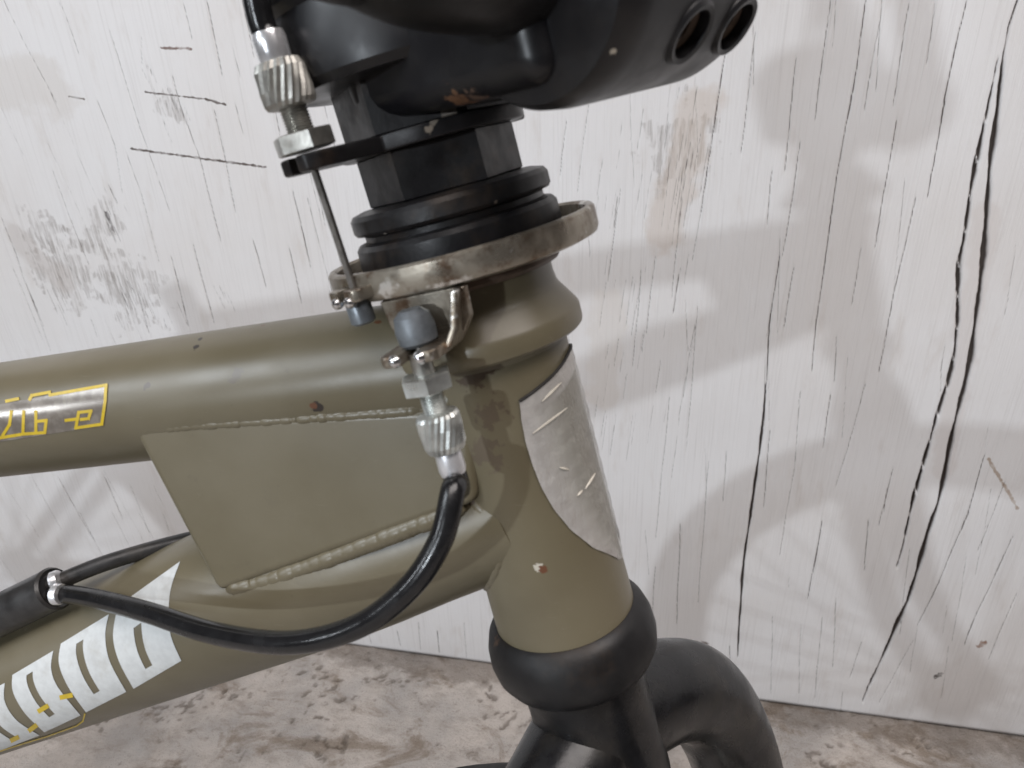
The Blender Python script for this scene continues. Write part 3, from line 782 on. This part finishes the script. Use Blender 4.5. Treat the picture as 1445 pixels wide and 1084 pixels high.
def stroke(pts, w_, fn, mat, parent, name, zf):
    pp = [Vector((*p, 0)) for p in zf(pts)]; ws = w_/3.01/2; parts = []
    for a, b in zip(pp[:-1], pp[1:]):
        d = (b-a).normalized(); n_ = Vector((-d.y, d.x, 0))*ws; a2, b2 = a-d*ws*.9, b+d*ws*.9
        vs, fs_ = [], []
        K = 8
        for i in range(K+1):
            q = a2.lerp(b2, i/K); vs += [fn((q+n_).x, (q+n_).y), fn(q.x, q.y), fn((q-n_).x, (q-n_).y)]
        for i in range(K):
            for c_ in range(2): fs_.append((i*3+c_, i*3+c_+1, (i+1)*3+c_+1, (i+1)*3+c_))
        parts.append((vs, fs_))
    part(name, join(parts), mat, parent)
d2 = lambda x, y: dtp(x, y, .16)
for q in (((262,783),(300,775)), ((168,840),(198,822)), ((128,922),(150,905)), ((52,965),(72,955))):
    stroke(q, 20, d2, MYEL, DOWN, 'yellow_mark', z5)
stroke([(360,855),(352,885),(325,905),(200,950),(100,980),(0,1012)], 6, d2, MYEL, DOWN, 'yellow_line', z5)
# outlined decal on the top tube
film = patch(z3([(-260,560),(-255,640),(-250,712)]), z3([(456,432),(452,520),(440,604)]), 0, 1, 0, 1, ttp, 14, 10)
part('decal_film', film, MFILM, TOP)
t2 = lambda x, y: ttp(x, y, .2)
for q in (((212,474),(450,432),(446,500),(432,598),(322,614),(334,548),(386,542),(376,574),(345,578)), ((326,576),(280,582)),
          ((210,462),(135,476),(126,492)), ((75,490),(28,500)), ((0,656),(100,640),(190,634),(196,582),(160,586)), ((152,545),(152,630)), ((100,545),(97,640)), ((48,545),(40,600),(12,645)),
          ((-20,510),(-60,520),(-70,660),(0,656)), ((-100,530),(-160,540),(-170,680),(-110,672),(-104,600)), ((-200,550),(-210,690))):
    stroke(q, 13, t2, MYEL, TOP, 'yellow_outline', z3)
# clear shield-shaped film over the front of the head tube
t = NT('clear_badge_film')
n1, n2 = t.noise(150, 4, .6), t.noise(1, 3, .6, stretch=(900, 900, 120))
eg = t.attr('edge')
c = t.mix(t.ramp(n1, .35, .65), (.58, .565, .53), (.44, .43, .39))
c = t.mix(t.ramp(t.noise(70, 5, .7), .55, .72, 0, .5), c, (.36, .30, .27))
c = t.mix(t.ramp(eg, .55, 1.0, 0, .8), c, (.58, .55, .53))
t.bump(t.math('ADD', t.noise(260, 3), t.math('MULTIPLY', n2, .6)), .55, .001)
MBADGE = t.fin(c, t.ramp(n1, .3, .7, .05, .18), .15, .9)
t.link(t.math('ADD', t.ramp(eg, .35, .8, .50, .86), t.ramp(n1, .4, .7, -.12, .14)), t.b.inputs['Alpha'])
hx = fw; hy = nn
def hang(px, py):
    p = hc(px, py); q = p-A; return q.dot(u), math.atan2(q.dot(hy), q.dot(hx))
edge = [hang(*p) for p in ((733, 566), (735, 590), (741, 622), (751, 655), (764, 688), (782, 720), (806, 750), (838, 776), (874, 791))]
topc = hang(808, 486); top0 = edge[0]
s_tip = edge[-1][0]-1.0
cols = 24; rows = 40; vs, fsx = [], []
es = [e[0] for e in edge][::-1]; ea = [e[1] for e in edge][::-1]
def half(s): return float(np.interp(s, [s_tip]+es, [0.02]+ea))
for side_ in (0, 1):
    pass
for j in range(rows+1):
    v = j/rows
    for i in range(-cols, cols+1):
        f_ = i/cols
        # rows run from the tip up to the sloping top edge, which peaks at the front
        amax = half(s_tip+(top0[0]-s_tip)*v); a = amax*f_
        stop = top0[0]+(topc[0]-top0[0])*min(1., (1-abs(a)/top0[1])/(1-max(.02, abs(topc[1]))/top0[1]))
        s = s_tip+(stop-s_tip)*v
        rr = 18.45+.35*(1-abs(f_)**6)*(1-v**10)*min(1, v*12)+.12*math.sin(s*1.3+a*5)
        vs.append(A+u*s+(hx*math.cos(a)+hy*math.sin(a))*rr)
n = 2*cols+1
for j in range(rows):
    for i in range(n-1): fsx.append((j*n+i, j*n+i+1, (j+1)*n+i+1, (j+1)*n+i))
BF = part('badge_film', (vs, fsx), MBADGE, HEAD, 60)
at = BF.data.attributes.new('edge', 'FLOAT', 'POINT')
at.data.foreach_set('value', [max(abs(i/cols), j/rows*1.0-.12 if j > rows*.9 else 0) for j in range(rows+1) for i in range(-cols, cols+1)])
MDIRT = simple('dirt_line', (.02, .018, .016), .7, 0, .2, 300)
tl = [Vector(vs[rows*n+i])+(Vector(vs[rows*n+i])-(A+u*(Vector(vs[rows*n+i])-A).dot(u))).normalized()*.05 for i in range(n)]
part('film_edge', tube(tl, .38, 8), MDIRT, HEAD)
MSTRK = simple('film_crease', (.62, .58, .50), .15, 0, .1, 300)
for a, b in (((752, 612), (800, 576)), ((765, 567), (792, 540)), ((790, 660), (803, 663)), ((826, 690), (840, 668)), ((815, 700), (822, 692))):
    pa = [on_cyl(a[0]+(b[0]-a[0])*k/6, a[1]+(b[1]-a[1])*k/6, A, u, 18.85) for k in range(7)]
    part('film_crease', tube(pa, [.1, .22, .3, .34, .3, .22, .1], 8), MSTRK, HEAD)
for o_ in list(bpy.data.objects):
    if '_org' in o_: del o_['_org']
